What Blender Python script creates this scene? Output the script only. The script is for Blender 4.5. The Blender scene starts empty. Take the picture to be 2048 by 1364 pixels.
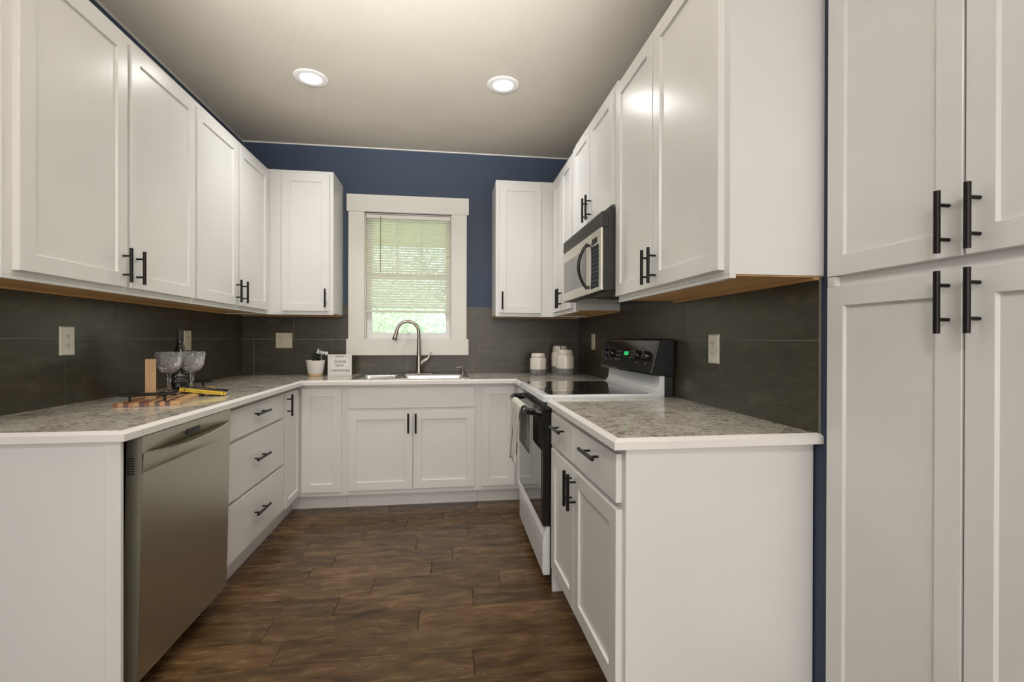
import bpy, bmesh, math, random
from mathutils import Vector, Matrix
random.seed(7)
C = bpy.context.scene.collection
scene = bpy.context.scene

# ---------------------------------------------------------------- camera
F_PX, YAW, PITCH, ROLL, EYE = 933.56, 0.1336, -0.0026, 0.0023, 1.2081
cd = bpy.data.cameras.new('camera'); cam = bpy.data.objects.new('camera', cd); C.objects.link(cam)
cd.sensor_width = 36.0; cd.sensor_fit = 'HORIZONTAL'; cd.lens = F_PX / 2048 * 36.0
cd.clip_start = 0.02; cd.clip_end = 200
_f = Vector((math.sin(YAW)*math.cos(PITCH), math.cos(YAW)*math.cos(PITCH), math.sin(PITCH)))
_r = Vector((math.cos(YAW), -math.sin(YAW), 0)); _u = _r.cross(_f)
_r2 = _r*math.cos(ROLL) + _u*math.sin(ROLL); _u2 = _u*math.cos(ROLL) - _r*math.sin(ROLL)
m = Matrix((_r2, _u2, -_f)).transposed().to_4x4(); m.translation = (0, 0, EYE)
cam.matrix_world = m
scene.camera = cam

# ---------------------------------------------------------------- world, lights, exposure
w = bpy.data.worlds.new('world'); scene.world = w; w.use_nodes = True
nt = w.node_tree; nt.nodes.clear()
wo = nt.nodes.new('ShaderNodeOutputWorld'); bg = nt.nodes.new('ShaderNodeBackground')
sky = nt.nodes.new('ShaderNodeTexSky'); sky.sky_type = 'NISHITA'; sky.sun_disc = False
sky.sun_elevation = math.radians(50); sky.sun_rotation = math.radians(200); sky.air_density = 1.5; sky.dust_density = 3.0
bg.inputs['Strength'].default_value = 0.9
nt.links.new(sky.outputs[0], bg.inputs['Color']); nt.links.new(bg.outputs[0], wo.inputs['Surface'])
scene.view_settings.view_transform = 'Standard'; scene.view_settings.look = 'None'
scene.view_settings.gamma = 1.0; scene.view_settings.use_curve_mapping = False
scene.view_settings.exposure = 0.12

def light(name, kind, loc, energy, color, rot=(0, 0, 0), **k):
    d = bpy.data.lights.new(name, kind); d.energy = energy; d.color = color
    for a, b in k.items(): setattr(d, a, b)
    o = bpy.data.objects.new(name, d); o.location = loc; o.rotation_euler = rot; C.objects.link(o); return o
light('sun', 'SUN', (0, 8, 8), 6.8, (1, .97, .93), (math.radians(-38), math.radians(20), 0), angle=.02)
# unseen fill lights added behind the camera, one facing the kitchen, one overhead
light('rear_fill', 'AREA', (-.2, -3.3, 1.55), 94, (1, .955, .92), (math.radians(90), 0, 0), shape='RECTANGLE', size=4.2, size_y=2.0)
light('rear_top_fill', 'AREA', (-.3, -.9, 2.74), 26, (1, .97, .94), shape='DISK', size=.5)
# bounced photographer's flash: aimed up at the ceiling from beside the camera
light('bounce_flash', 'SPOT', (-.25, .05, 1.75), 640, (.98, .99, 1), (math.radians(128), 0, math.radians(0)), spot_size=math.radians(68), spot_blend=1.0, shadow_soft_size=.12)
light('side_warm_fill', 'POINT', (-1.50, 1.15, 1.95), .9, (1, .50, .20), shadow_soft_size=.06)  # unseen warm light added to tint the left cabinet end orange
CAN_W = 8.5

# ---------------------------------------------------------------- key dimensions (metres, from the camera's foot)
XL, XR, YB, ZC = -1.654, 1.135, 4.016, 2.805
XLC, XRC, YBC, YNL, YNR = -.9915, .470, 3.359, 1.583, 1.286
XUL, XUR, YUB, ZUB, ZUT = -1.3395, .8252, 3.690, 1.393, 2.476
FL, FR, FB = -1.045, .513, 3.414       # base face-frame planes
TD = .020                              # door thickness

# ---------------------------------------------------------------- materials
def mat(name, color=(.8, .8, .8), rough=.5, metal=0.0, **k):
    m = bpy.data.materials.new(name); m.use_nodes = True
    b = m.node_tree.nodes['Principled BSDF']
    b.inputs['Base Color'].default_value = (*color, 1); b.inputs['Roughness'].default_value = rough
    b.inputs['Metallic'].default_value = metal
    for a, v in k.items():
        b.inputs[a.replace('_', ' ')].default_value = v
    return m
def nodes(m): return m.node_tree, m.node_tree.nodes['Principled BSDF']
def coords(nt, scale=(1, 1, 1), rot=(0, 0, 0)):
    t = nt.nodes.new('ShaderNodeTexCoord'); mp = nt.nodes.new('ShaderNodeMapping')
    mp.inputs['Scale'].default_value = scale; mp.inputs['Rotation'].default_value = rot
    nt.links.new(t.outputs['Object'], mp.inputs['Vector']); return mp.outputs[0]
def noise(nt, vec, scale, detail=3, rough=.5, dist=0):
    n = nt.nodes.new('ShaderNodeTexNoise'); n.inputs['Scale'].default_value = scale
    n.inputs['Detail'].default_value = detail; n.inputs['Roughness'].default_value = rough
    n.inputs['Distortion'].default_value = dist
    nt.links.new(vec, n.inputs['Vector']); return n.outputs['Fac']
def ramp(nt, fac, stops):
    r = nt.nodes.new('ShaderNodeValToRGB'); e = r.color_ramp.elements
    while len(e) < len(stops): e.new(.5)
    for i, (p, c) in enumerate(stops):
        e[i].position = p; e[i].color = (*c, 1)
    nt.links.new(fac, r.inputs['Fac']); return r.outputs['Color']
def bump(nt, b, fac, strength=.1, dist=.01):
    n = nt.nodes.new('ShaderNodeBump'); n.inputs['Strength'].default_value = strength
    n.inputs['Distance'].default_value = dist
    nt.links.new(fac, n.inputs['Height']); nt.links.new(n.outputs[0], b.inputs['Normal'])
def noisy(name, stops, scale, rough, vscale=(1, 1, 1), detail=3, bstr=0, bscale=None, bdist=.002, nrough=.5, dist=0, **k):
    m = mat(name, stops[0][1], rough, **k); nt, b = nodes(m); v = coords(nt, vscale)
    nt.links.new(ramp(nt, noise(nt, v, scale, detail, nrough, dist), stops), b.inputs['Base Color'])
    if bstr: bump(nt, b, noise(nt, v, bscale or scale, 2), bstr, bdist)
    return m

WHITE = noisy('white_cabinet_paint', [(.3, (.77, .765, .745)), (.7, (.81, .805, .785))], 2.0, .27, bstr=.04, bscale=60)
TRIMW = noisy('white_trim_paint', [(.3, (.76, .74, .68)), (.7, (.80, .78, .72))], 3.0, .35)
EDGEW = noisy('countertop_edge_white', [(.3, (.82, .80, .77)), (.7, (.86, .84, .81))], 3.0, .35)
CEIL = noisy('ceiling_paint', [(.3, (.62, .565, .475)), (.7, (.65, .595, .505))], 4, .9, bstr=.35, bscale=240, bdist=.003)
BLUE = noisy('navy_wall_paint', [(.3, (.040, .060, .100)), (.7, (.046, .067, .110))], 3, .6, bstr=.1, bscale=200)
BEIGE = mat('rear_wall_paint', (.62, .58, .50), .8)
WOODU = noisy('unfinished_birch', [(.25, (.42, .24, .09)), (.6, (.60, .38, .17)), (.8, (.50, .29, .11))], 5, .6, (3, .6, 6), 4)
BLACK = mat('matte_black_metal', (.018, .016, .015), .38, .6)
DARK = mat('dark_cavity', (.01, .01, .01), .8)
GLOSSBLK = mat('gloss_black_enamel', (.012, .012, .011), .12)
SIDEBLK = noisy('black_painted_steel', [(.3, (.02, .02, .019)), (.7, (.03, .03, .028))], 30, .42)
GLASSBLK = mat('black_ceramic_glass', (.006, .006, .006), .03, Coat_Weight=1.0, Coat_Roughness=.02)
OVENGL = mat('oven_door_glass', (.03, .027, .024), .03, IOR=2.4)
RANGEW = mat('white_enamel', (.80, .82, .84), .12)
CERAM = mat('cream_glaze', (.74, .70, .62), .15)
CERGR = noisy('grey_glaze', [(.3, (.16, .16, .15)), (.7, (.24, .24, .23))], 30, .2)
POTW = mat('white_ceramic', (.82, .80, .77), .3)
GOLD = noisy('pale_wood_band', [(.3, (.62, .43, .22)), (.7, (.74, .55, .32))], 20, .4)
PLATE = mat('ivory_plastic', (.84, .83, .75), .3)
BEIGEPL = mat('almond_plastic', (.66, .62, .49), .35)
NICKEL = mat('brushed_nickel', (.42, .37, .33), .27, 1.0)
CHROME = mat('chrome', (.75, .75, .75), .1, 1.0)

def brushed(name, col, rough, axis_scale, metal=1.0):
    m = mat(name, col, rough, metal); nt, b = nodes(m)
    v = coords(nt, axis_scale); f = noise(nt, v, 6, 4, .6)
    r = nt.nodes.new('ShaderNodeMapRange'); r.inputs['To Min'].default_value = rough-.07; r.inputs['To Max'].default_value = rough+.08
    nt.links.new(f, r.inputs['Value']); nt.links.new(r.outputs[0], b.inputs['Roughness'])
    return m
STEEL = brushed('stainless_steel', (.53, .51, .43), .34, (1, 60, 2), 1.0)
STEELV = mat('stainless_microwave', (.66, .62, .55), .27, 1.0)
SINKS = brushed('sink_steel', (.62, .63, .64), .20, (2, 40, 40))

# tile: dark porcelain, grout, streaky
TILE = mat('dark_porcelain_tile', (.05, .045, .035), .33); _nt, _b = nodes(TILE)
_v = coords(_nt, (2.5, 2.5, 9)); _f = noise(_nt, _v, 3.2, 8, .68, .6)
_nt.links.new(ramp(_nt, _f, [(.25, (.034, .028, .016)), (.52, (.052, .044, .026)), (.75, (.096, .082, .052))]), _b.inputs['Base Color'])
bump(_nt, _b, _f, .08, .002)
GROUT = mat('grey_grout', (.26, .245, .205), .9)

# laminate worktop: warm grey with short dark streaks running across the room
GRAN = mat('granite_laminate', (.5, .5, .5), .09); _nt, _b = nodes(GRAN)
_v = coords(_nt, (22, 52, 22)); _f = noise(_nt, _v, 1.9, 5, .66, 1.2)
_v2 = coords(_nt, (3, 4, 3), (0, 0, .2)); _f2 = noise(_nt, _v2, 3.0, 3, .6)
_mx = _nt.nodes.new('ShaderNodeMath'); _mx.operation = 'MULTIPLY_ADD'; _mx.inputs[1].default_value = .30
_nt.links.new(_f2, _mx.inputs[0]); _nt.links.new(_f, _mx.inputs[2])
_nt.links.new(ramp(_nt, _mx.outputs[0], [(.47, (.085, .068, .05)), (.545, (.25, .22, .18)), (.61, (.52, .48, .41)), (.76, (.78, .74, .66))]), _b.inputs['Base Color'])

# hand scraped wood floor: colour per plank comes from a face attribute
FLOORM = mat('walnut_plank', (.1, .06, .03), .34, IOR=1.38); _nt, _b = nodes(FLOORM)
_at = _nt.nodes.new('ShaderNodeAttribute'); _at.attribute_name = 'plank'
_v = coords(_nt, (1, 1, 1)); _va = _nt.nodes.new('ShaderNodeVectorMath'); _va.operation = 'MULTIPLY_ADD'
_va.inputs[1].default_value = (3.6, 15, 1)
_cb = _nt.nodes.new('ShaderNodeCombineXYZ'); _mm = _nt.nodes.new('ShaderNodeMath'); _mm.operation = 'MULTIPLY'; _mm.inputs[1].default_value = 37
_nt.links.new(_at.outputs['Fac'], _mm.inputs[0]); _nt.links.new(_mm.outputs[0], _cb.inputs[0]); _nt.links.new(_mm.outputs[0], _cb.inputs[2])
_nt.links.new(_v, _va.inputs[0]); _nt.links.new(_cb.outputs[0], _va.inputs[2])
_g = noise(_nt, _va.outputs[0], 1.25, 8, .66, .45)
_col = ramp(_nt, _g, [(.27, (.028, .014, .006)), (.44, (.092, .050, .021)), (.57, (.145, .082, .036)), (.76, (.235, .142, .066))])
_hsv = _nt.nodes.new('ShaderNodeHueSaturation'); _mr = _nt.nodes.new('ShaderNodeMapRange')
_mr.inputs['To Min'].default_value = .72; _mr.inputs['To Max'].default_value = 1.25
_nt.links.new(_at.outputs['Fac'], _mr.inputs['Value']); _nt.links.new(_mr.outputs[0], _hsv.inputs['Value'])
_nt.links.new(_col, _hsv.inputs['Color'])
_vo = _nt.nodes.new('ShaderNodeTexVoronoi'); _vo.inputs['Scale'].default_value = 1.0
_vk = _nt.nodes.new('ShaderNodeVectorMath'); _vk.operation = 'MULTIPLY'; _vk.inputs[1].default_value = (.42, .20, 1)
_nt.links.new(_va.outputs[0], _vk.inputs[0]); _nt.links.new(_vk.outputs[0], _vo.inputs['Vector'])
_kn = ramp(_nt, _vo.outputs['Distance'], [(.0, (.15, .13, .12)), (.05, (.5, .47, .45)), (.11, (1, 1, 1))])
_mu = _nt.nodes.new('ShaderNodeMixRGB'); _mu.blend_type = 'MULTIPLY'; _mu.inputs['Fac'].default_value = 1
_nt.links.new(_hsv.outputs[0], _mu.inputs[1]); _nt.links.new(_kn, _mu.inputs[2]); _nt.links.new(_mu.outputs[0], _b.inputs['Base Color'])
_v3 = coords(_nt, (1.2, 9, 1)); _h = noise(_nt, _v3, 3.2, 2, .5, .4); bump(_nt, _b, _h, .22, .010)
_r2 = _nt.nodes.new('ShaderNodeMapRange'); _r2.inputs['To Min'].default_value = .20; _r2.inputs['To Max'].default_value = .33
_nt.links.new(_g, _r2.inputs['Value']); _nt.links.new(_r2.outputs[0], _b.inputs['Roughness'])
GAP = mat('floor_gap', (.05, .028, .014), .8)

BLIND = mat('cream_blind_slat', (.93, .93, .88), .4); _nt, _b = nodes(BLIND)
_tr = _nt.nodes.new('ShaderNodeBsdfTranslucent'); _tr.inputs[0].default_value = (.98, .96, .86, 1)
_ms = _nt.nodes.new('ShaderNodeMixShader'); _ms.inputs[0].default_value = .62
_nt.links.new(_b.outputs[0], _ms.inputs[1]); _nt.links.new(_tr.outputs[0], _ms.inputs[2])
_nt.links.new(_ms.outputs[0], _nt.nodes['Material Output'].inputs[0])
VINYL = mat('white_vinyl', (.80, .80, .79), .35)
def glass(name, col, rough, ior, bumpscale=0):
    m = mat(name, col, rough, IOR=ior, Transmission_Weight=1.0)
    if bumpscale:
        nt, b = nodes(m); v = coords(nt, (1, 1, 1)); vo = nt.nodes.new('ShaderNodeTexVoronoi'); vo.inputs['Scale'].default_value = bumpscale
        nt.links.new(v, vo.inputs['Vector']); bump(nt, b, vo.outputs['Distance'], 1.0, .004)
    return m
PANE = mat('window_glass', (1, 1, 1), 0.0); _nt, _b = nodes(PANE)
_tp = _nt.nodes.new('ShaderNodeBsdfTransparent'); _gl = _nt.nodes.new('ShaderNodeBsdfGlossy'); _gl.inputs['Roughness'].default_value = 0
_fr = _nt.nodes.new('ShaderNodeFresnel'); _fr.inputs[0].default_value = 1.45
_ms = _nt.nodes.new('ShaderNodeMixShader'); _nt.links.new(_fr.outputs[0], _ms.inputs[0]); _nt.links.new(_tp.outputs[0], _ms.inputs[1]); _nt.links.new(_gl.outputs[0], _ms.inputs[2])
_nt.links.new(_ms.outputs[0], _nt.nodes['Material Output'].inputs[0])
CRYSTAL = glass('textured_crystal', (.97, .98, 1), .02, 1.5); CRYSTAL.node_tree.nodes['Principled BSDF'].inputs['Transmission Weight'].default_value = .95
CLEARG = glass('clear_stem_glass', (.97, .97, 1), .01, 1.5)
BOTTLEG = mat('dark_bottle_glass', (.010, .012, .008), .06, Coat_Weight=.6)
LABELB = mat('black_bottle_label', (.022, .022, .018), .5)
INKW = mat('cream_print', (.72, .70, .62), .6)
INKG = mat('grey_print', (.30, .29, .26), .6)
INK = mat('black_print', (.02, .02, .02), .6)
GREEN = mat('green_display', (0, .1, .03), .3, Emission_Color=(.02, .75, .18, 1), Emission_Strength=.6)
LEAFD = mat('dark_succulent_leaf', (.014, .026, .011), .5)
SOIL = mat('potting_soil', (.03, .02, .012), .9)
PAPER = mat('white_sign_face', (.80, .80, .80), .35)
YELLOW = mat('yellow_book_cloth', (.78, .55, .02), .4)
COVER = noisy('book_cover_photo', [(.3, (.015, .018, .022)), (.52, (.03, .03, .035)), (.6, (.30, .28, .27)), (.68, (.04, .03, .03)), (.8, (.25, .12, .08))], 16, .15, detail=2)
PAGES = mat('book_pages', (.75, .72, .62), .8)
OAK = noisy('light_oak', [(.3, (.38, .22, .10)), (.7, (.53, .34, .17))], 6, .5, (12, 12, 1))
LAMPE = mat('lamp_lens', (1, 1, 1), .4, Emission_Color=(1, .96, .88, 1), Emission_Strength=9.0)
LAMPR = mat('lamp_trim_white', (.85, .83, .80), .45)
LAWN = noisy('lawn_grass', [(.3, (.20, .23, .11)), (.7, (.34, .37, .20))], 6, .9)
BARK = noisy('bark', [(.3, (.20, .15, .12)), (.7, (.38, .30, .26))], 12, .9, (3, 3, 1))
def leafmat(name, c1, c2):
    m = noisy(name, [(.35, c1), (.65, c2)], 3, .5); nt, b = nodes(m)
    t = nt.nodes.new('ShaderNodeBsdfTranslucent'); t.inputs[0].default_value = (*[min(1, x*1.6) for x in c2], 1)
    s = nt.nodes.new('ShaderNodeMixShader'); s.inputs[0].default_value = .4
    nt.links.new(b.outputs[0], s.inputs[1]); nt.links.new(t.outputs[0], s.inputs[2]); nt.links.new(s.outputs[0], nt.nodes['Material Output'].inputs[0]); return m
LEAF1 = leafmat('sunlit_leaf', (.20, .31, .17), (.46, .54, .38)); LEAF2 = leafmat('deep_leaf', (.13, .23, .17), (.30, .41, .33))
ASPH = mat('porch_ceiling_board', (.84, .82, .62), .8)

# ---------------------------------------------------------------- mesh helpers
class MB:
    def __init__(s): s.v = []; s.f = []; s.mi = []; s.mats = []; s.cur = 0
    def use(s, m):
        if m not in s.mats: s.mats.append(m)
        s.cur = s.mats.index(m); return s
    def add(s, vs, fs):
        o = len(s.v); s.v += [tuple(v) for v in vs]; s.f += [tuple(i+o for i in f) for f in fs]; s.mi += [s.cur]*len(fs); return s
    def box(s, x0, x1, y0, y1, z0, z1, M=None):
        vs = [(x, y, z) for z in (z0, z1) for y in (y0, y1) for x in (x0, x1)]
        if M: vs = [M(*v) for v in vs]
        return s.add(vs, [(0, 1, 3, 2), (4, 6, 7, 5), (0, 4, 5, 1), (2, 3, 7, 6), (0, 2, 6, 4), (1, 5, 7, 3)])
    def loops(s, L, closed=True, cap0=True, cap1=True):
        n = len(L[0]); vs = [v for l in L for v in l]; fs = []
        for i in range(len(L)-1):
            for j in range(n if closed else n-1):
                k = (j+1) % n; fs.append((i*n+j, i*n+k, (i+1)*n+k, (i+1)*n+j))
        if cap0: fs.append(tuple(range(n))[::-1])
        if cap1: fs.append(tuple(range((len(L)-1)*n, len(L)*n)))
        return s.add(vs, fs)
    def tube(s, pts, r, n=12, caps=True):
        pts = [Vector(p) for p in pts]; L = []
        rs = r if isinstance(r, (list, tuple)) else [r]*len(pts)
        up = None
        for i, p in enumerate(pts):
            t = (pts[min(i+1, len(pts)-1)] - pts[max(i-1, 0)]).normalized()
            if up is None: up = Vector((0, 0, 1)) if abs(t.z) < .9 else Vector((1, 0, 0))
            a = t.cross(up).normalized(); up = a.cross(t).normalized()
            L.append([p + (a*math.cos(2*math.pi*k/n) + up*math.sin(2*math.pi*k/n))*rs[i] for k in range(n)])
        return s.loops(L, True, caps, caps)
    def lathe(s, prof, c=(0, 0, 0), n=40, cap0=True, cap1=True):
        L = [[(c[0]+r*math.cos(2*math.pi*k/n), c[1]+r*math.sin(2*math.pi*k/n), c[2]+z) for k in range(n)] for r, z in prof]
        return s.loops(L, True, cap0, cap1)
    def build(s, name, material=None, parent=None, bevel=0, smooth=False, seg=2, local=False):
        off = Vector((0, 0, 0))
        if parent is not None and not local: off = Vector(parent.get('_w', (0, 0, 0)))
        me = bpy.data.meshes.new(name)
        me.from_pydata([tuple(Vector(v)-off) for v in s.v], [], s.f)
        mats = s.mats if s.mats else [material]
        if material is not None and s.mats and material not in s.mats: mats = s.mats
        for m_ in mats: me.materials.append(m_)
        if s.mats: me.polygons.foreach_set('material_index', s.mi)
        bm = bmesh.new(); bm.from_mesh(me); bmesh.ops.recalc_face_normals(bm, faces=bm.faces); bm.to_mesh(me); bm.free()
        o = bpy.data.objects.new(name, me); C.objects.link(o)
        if parent is not None:
            o.parent = parent; o['_w'] = parent.get('_w', (0, 0, 0))
        if bevel:
            b = o.modifiers.new('bevel', 'BEVEL'); b.width = bevel; b.segments = seg; b.limit_method = 'ANGLE'; b.angle_limit = math.radians(40)
        if smooth:
            me.polygons.foreach_set('use_smooth', [True]*len(me.polygons))
            if smooth != 'all':
                try:
                    me.set_sharp_from_angle(angle=math.radians(40))
                except Exception: pass
        return o
def box(*a, **k): return MB().box(*a, **k)
def thing(name, label, cat, loc, group=None, rz=0):
    o = bpy.data.objects.new(name, None); o.empty_display_size = .1; o.location = loc; o.rotation_euler = (0, 0, rz); C.objects.link(o)
    o['label'] = label; o['category'] = cat; o['_w'] = tuple(loc)
    if group: o['group'] = group
    return o
def tag(o, label, cat, group=None):
    o['label'] = label; o['category'] = cat
    if group: o['group'] = group
    return o
def struct(o): o['kind'] = 'structure'; return o

def text_mesh(name, body, size, M, material, parent, shear=0.0, ext=.0004, align='CENTER', spacing=1.0, offset=0.0, local=False):
    """built-in lettering turned into a thin mesh; M maps (right, up, out) to the place"""
    cu = bpy.data.curves.new(name, 'FONT'); cu.body = body; cu.size = size; cu.shear = shear; cu.extrude = ext
    cu.align_x = align; cu.align_y = 'CENTER'; cu.space_character = spacing; cu.offset = offset; cu.resolution_u = 4
    to = bpy.data.objects.new(name, cu); C.objects.link(to)
    bpy.context.view_layer.update()
    me = bpy.data.meshes.new_from_object(to.evaluated_get(bpy.context.evaluated_depsgraph_get()))
    bpy.data.objects.remove(to); me.name = name
    off = Vector(parent.get('_w', (0, 0, 0))) if not local else Vector((0, 0, 0))
    for v in me.vertices: v.co = Vector(M(v.co.x, v.co.y, v.co.z)) - off
    me.materials.clear(); me.materials.append(material)
    o = bpy.data.objects.new(name, me); C.objects.link(o); o.parent = parent; return o

# side mappers: (along, outward, height) -> world
def ML(x0): return lambda a, d, z: (x0+d, a, z)
def MR(x0): return lambda a, d, z: (x0-d, a, z)
def MBk(y0): return lambda a, d, z: (a, y0-d, z)

def slab(M, a0, a1, z0, z1, t, parent, name, material=WHITE):
    return MB().box(a0, a1, 0, t, z0, z1, M).build(name, material, parent, bevel=.0025)
def shaker(M, a0, a1, z0, z1, parent, t=TD, stile=.057, name='door'):
    """frame-and-panel door: square outer edge, stepped recess, flat panel"""
    e = .0015; dp = .0085; b = MB()
    def rect(i, d): return [M(a0+i, d, z0+i), M(a1-i, d, z0+i), M(a1-i, d, z1-i), M(a0+i, d, z1-i)]
    b.loops([rect(0, 0), rect(0, t-e), rect(e, t), rect(stile, t), rect(stile+.0035, t-dp), ], True, True, True)
    return b.build(name, WHITE, parent)
def pull(M, a, z, L, parent, vertical=True, gap=.077, stand=.031, r=.0066):
    b = MB()
    if vertical:
        b.tube([M(a, stand, z-L/2), M(a, stand, z+L/2)], r, 14)
        for q in (-gap/2, gap/2): b.tube([M(a, 0, z+q), M(a, stand, z+q)], .0042, 10)
    else:
        b.tube([M(a-L/2, stand, z), M(a+L/2, stand, z)], r, 14)
        for q in (-gap/2, gap/2): b.tube([M(a+q, 0, z), M(a+q, stand, z)], .0042, 10)
    return b.build('handle', BLACK, parent, smooth=True)
def shift(M, t): return lambda a, d, z: M(a, d+t, z)

# ---------------------------------------------------------------- room shell
def planks():
    rows = [(1.672, [.093, -1.05, 1.3]), (1.823, [-.655, .62]), (1.973, [-.745, -.129, 1.0]), (2.125, [-.505, .113, -1.3]), (2.278, [-.37, .254, -1.2]),
            (2.430, [-.71, -.0915, .6]), (2.580, [.02, -.62, -1.2]), (2.732, [-.813, -.19, .43]), (2.885, [-.51, .12]), (3.037, [-.275, .353, -.9]),
            (3.19, [-.036, -.65, .55]), (3.342, [-.42, .2, -1.0]), (3.494, [0, .5, -.6])]
    allr = {r[0]: r[1] for r in rows}; y = 1.672
    while y > -3.6:
        y -= .1515; allr[round(y, 4)] = [-4+random.uniform(.2, .9)+i*random.uniform(.85, 1.0) for i in range(9)]
    ys = sorted(allr); b = MB(); rnd = []
    b.use(GAP).box(-4.2, 2.4, -3.6, 4.1, -.10, -.0035); rnd += [0]*6
    b.use(FLOORM)
    for i, y0 in enumerate(ys):
        y1 = ys[i+1] if i+1 < len(ys) else y0+.152
        xs = sorted(set([-4.2, 2.4] + [x for x in allr[y0] if -4.1 < x < 2.3]))
        for x0, x1 in zip(xs, xs[1:]):
            g, c = .0008, .0018; v = random.random()
            def rr(i, z): return [(x0+g+i, y0+g+i, z), (x1-g-i, y0+g+i, z), (x1-g-i, y1-g-i, z), (x0+g+i, y1-g-i, z)]
            b.loops([rr(0, -.0035), rr(0, -.0018), rr(c, 0)], True, False, True); rnd += [v]*9
    o = b.build('floor')
    at = o.data.attributes.new('plank', 'FLOAT', 'FACE'); at.data.foreach_set('value', rnd[:len(o.data.polygons)])
    return struct(o)
planks()
struct(box(-4.2, 2.4, -3.6, 4.2, ZC, ZC+.12).build('ceiling', CEIL))
WX0, WX1, WZ0, WZ1 = -.698, .017, 1.213, 2.262      # window opening
wb = MB()
for a in ((XL-.14, WX0, 0, ZC), (WX1, XR+.14, 0, ZC), (WX0, WX1, 0, WZ0), (WX0, WX1, WZ1, ZC)):
    wb.box(a[0], a[1], YB, YB+.14, a[2], a[3])
wall_back = struct(wb.build('wall_back', BLUE))
wall_left = struct(box(XL-.14, XL, -1.2, YB, 0, ZC).build('wall_left', BLUE))
wall_right = struct(box(XR, XR+.14, 1.262, YB, 0, ZC).build('wall_right', BLUE))
struct(box(1.78, 1.9, -3.6, 1.262, 0, ZC).build('wall_right_near', BEIGE))
struct(box(XR, 1.9, .30, .42, 0, ZC).build('wall_pantry_side', BLUE))
struct(box(XR+.0, 1.78, .42, 1.262, 2.50, ZC).build('wall_pantry_header', BLUE))
struct(box(-4.2, -4.08, -3.6, -1.2, 0, ZC).build('wall_left_far', BEIGE))
struct(box(-4.2, XL-.14, -1.2, -1.08, 0, ZC).build('wall_left_return', BEIGE))
struct(box(-4.2, 2.4, -3.72, -3.6, 0, ZC).build('wall_rear', BEIGE))
struct(box(XL, XR, YB-.008, YB, ZC-.009, ZC).build('trim_1', TRIMW))
struct(box(XL, XL+.006, 1.2, YB, ZC-.007, ZC).build('trim_2', TRIMW))

def tiles(name, M, a0, a1, lows, ups, holes=()):
    """two courses of large rectified tiles over a grout bed"""
    b = MB(); t = .008; G = .0016
    def put(m_, p0, p1, z0, z1, d0, d1):
        segs = [(p0, p1, z0, z1)]
        for h in holes:
            out = []
            for s in segs:
                q0, q1, r0, r1 = s
                if q1 <= h[0] or q0 >= h[1] or r1 <= h[2] or r0 >= h[3]: out.append(s); continue
                if q0 < h[0]: out.append((q0, h[0], r0, r1))
                if q1 > h[1]: out.append((h[1], q1, r0, r1))
                if r0 < h[2]: out.append((max(q0, h[0]), min(q1, h[1]), r0, h[2]))
                if r1 > h[3]: out.append((max(q0, h[0]), min(q1, h[1]), h[3], r1))
            segs = out
        b.use(m_)
        for q0, q1, r0, r1 in segs: b.box(q0, q1, d0, d1, r0, r1, M)
    put(GROUT, a0, a1, .90, 1.487, 0, t-.0012)
    for js, z0, z1 in ((lows, .90, 1.2085), (ups, 1.2085, 1.489)):
        xs = [a0] + sorted(j for j in js if a0+.01 < j < a1-.01) + [a1]
        for p0, p1 in zip(xs, xs[1:]): put(TILE, p0+G, p1-G, z0+G, z1-G, 0, t)
    o = b.build(name); return struct(o)
tiles('wall_left_backsplash', ML(XL), 1.45, YB-.008, [1.645, 2.262, 2.879, 3.496], [1.95, 2.566, 3.184, 3.80])
tiles('wall_back_backsplash', MBk(YB), XL, XR, [-1.562, -.955, -.353, .253, .85], [-1.257, -.65, -.05, .548], holes=[(-.824, .145, 1.10, 2)])
tiles('wall_right_backsplash', MR(XR), 1.298, YB-.008, [1.832, 2.44, 3.05, 3.66], [1.522, 2.137, 2.74, 3.347])

# window -------------------------------------------------------
win = MB()
T = .022
win.box(-.840, .163, YB-T-.004, YB, 2.268, 2.409)       # head casing
win.box(-.826, WX0, YB-T, YB, 1.213, 2.268); win.box(WX1, .146, YB-T, YB, 1.213, 2.268)
win.box(-.840, .163, YB-T-.010, YB, 1.077, 1.213)       # apron
window = struct(win.build('window_1', TRIMW, bevel=.002))
j = MB(); j.box(WX0, WX0+.006, YB, YB+.14, WZ0, WZ1); j.box(WX1-.006, WX1, YB, YB+.14, WZ0, WZ1); j.box(WX0, WX1, YB, YB+.14, WZ0, WZ0+.006); j.box(WX0, WX1, YB, YB+.14, WZ1-.006, WZ1)
j.build('window_jamb', TRIMW, window)
def sash(y, z0, z1, rail_b, rail_t, name):
    s = MB(); x0, x1 = WX0+.006, WX1-.006; st = .042
    s.box(x0, x0+st, y, y+.03, z0, z1); s.box(x1-st, x1, y, y+.03, z0, z1)
    s.box(x0+st, x1-st, y, y+.03, z0, z0+rail_b); s.box(x0+st, x1-st, y, y+.03, z1-rail_t, z1)
    o = s.build(name, VINYL, window, bevel=.002)
    box(x0+st, x1-st, y+.013, y+.017, z0+rail_b, z1-rail_t).build('pane', PANE, o); return o
lo = sash(YB+.060, WZ0+.006, 1.775, .046, .045, 'window_sash')
up = sash(YB+.093, 1.735, WZ1-.006, .040, .036, 'window_sash')
mu = MB(); gx0, gx1 = WX0+.048, WX1-.048; gw = (gx1-gx0)/3
for k in (1, 2): mu.box(gx0+gw*k-.008, gx0+gw*k+.008, YB+.100, YB+.110, 1.775, 2.22)
mu.box(gx0, gx1, YB+.1005, YB+.1095, 2.005, 2.020)
mu.build('muntin', VINYL, up)
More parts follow.
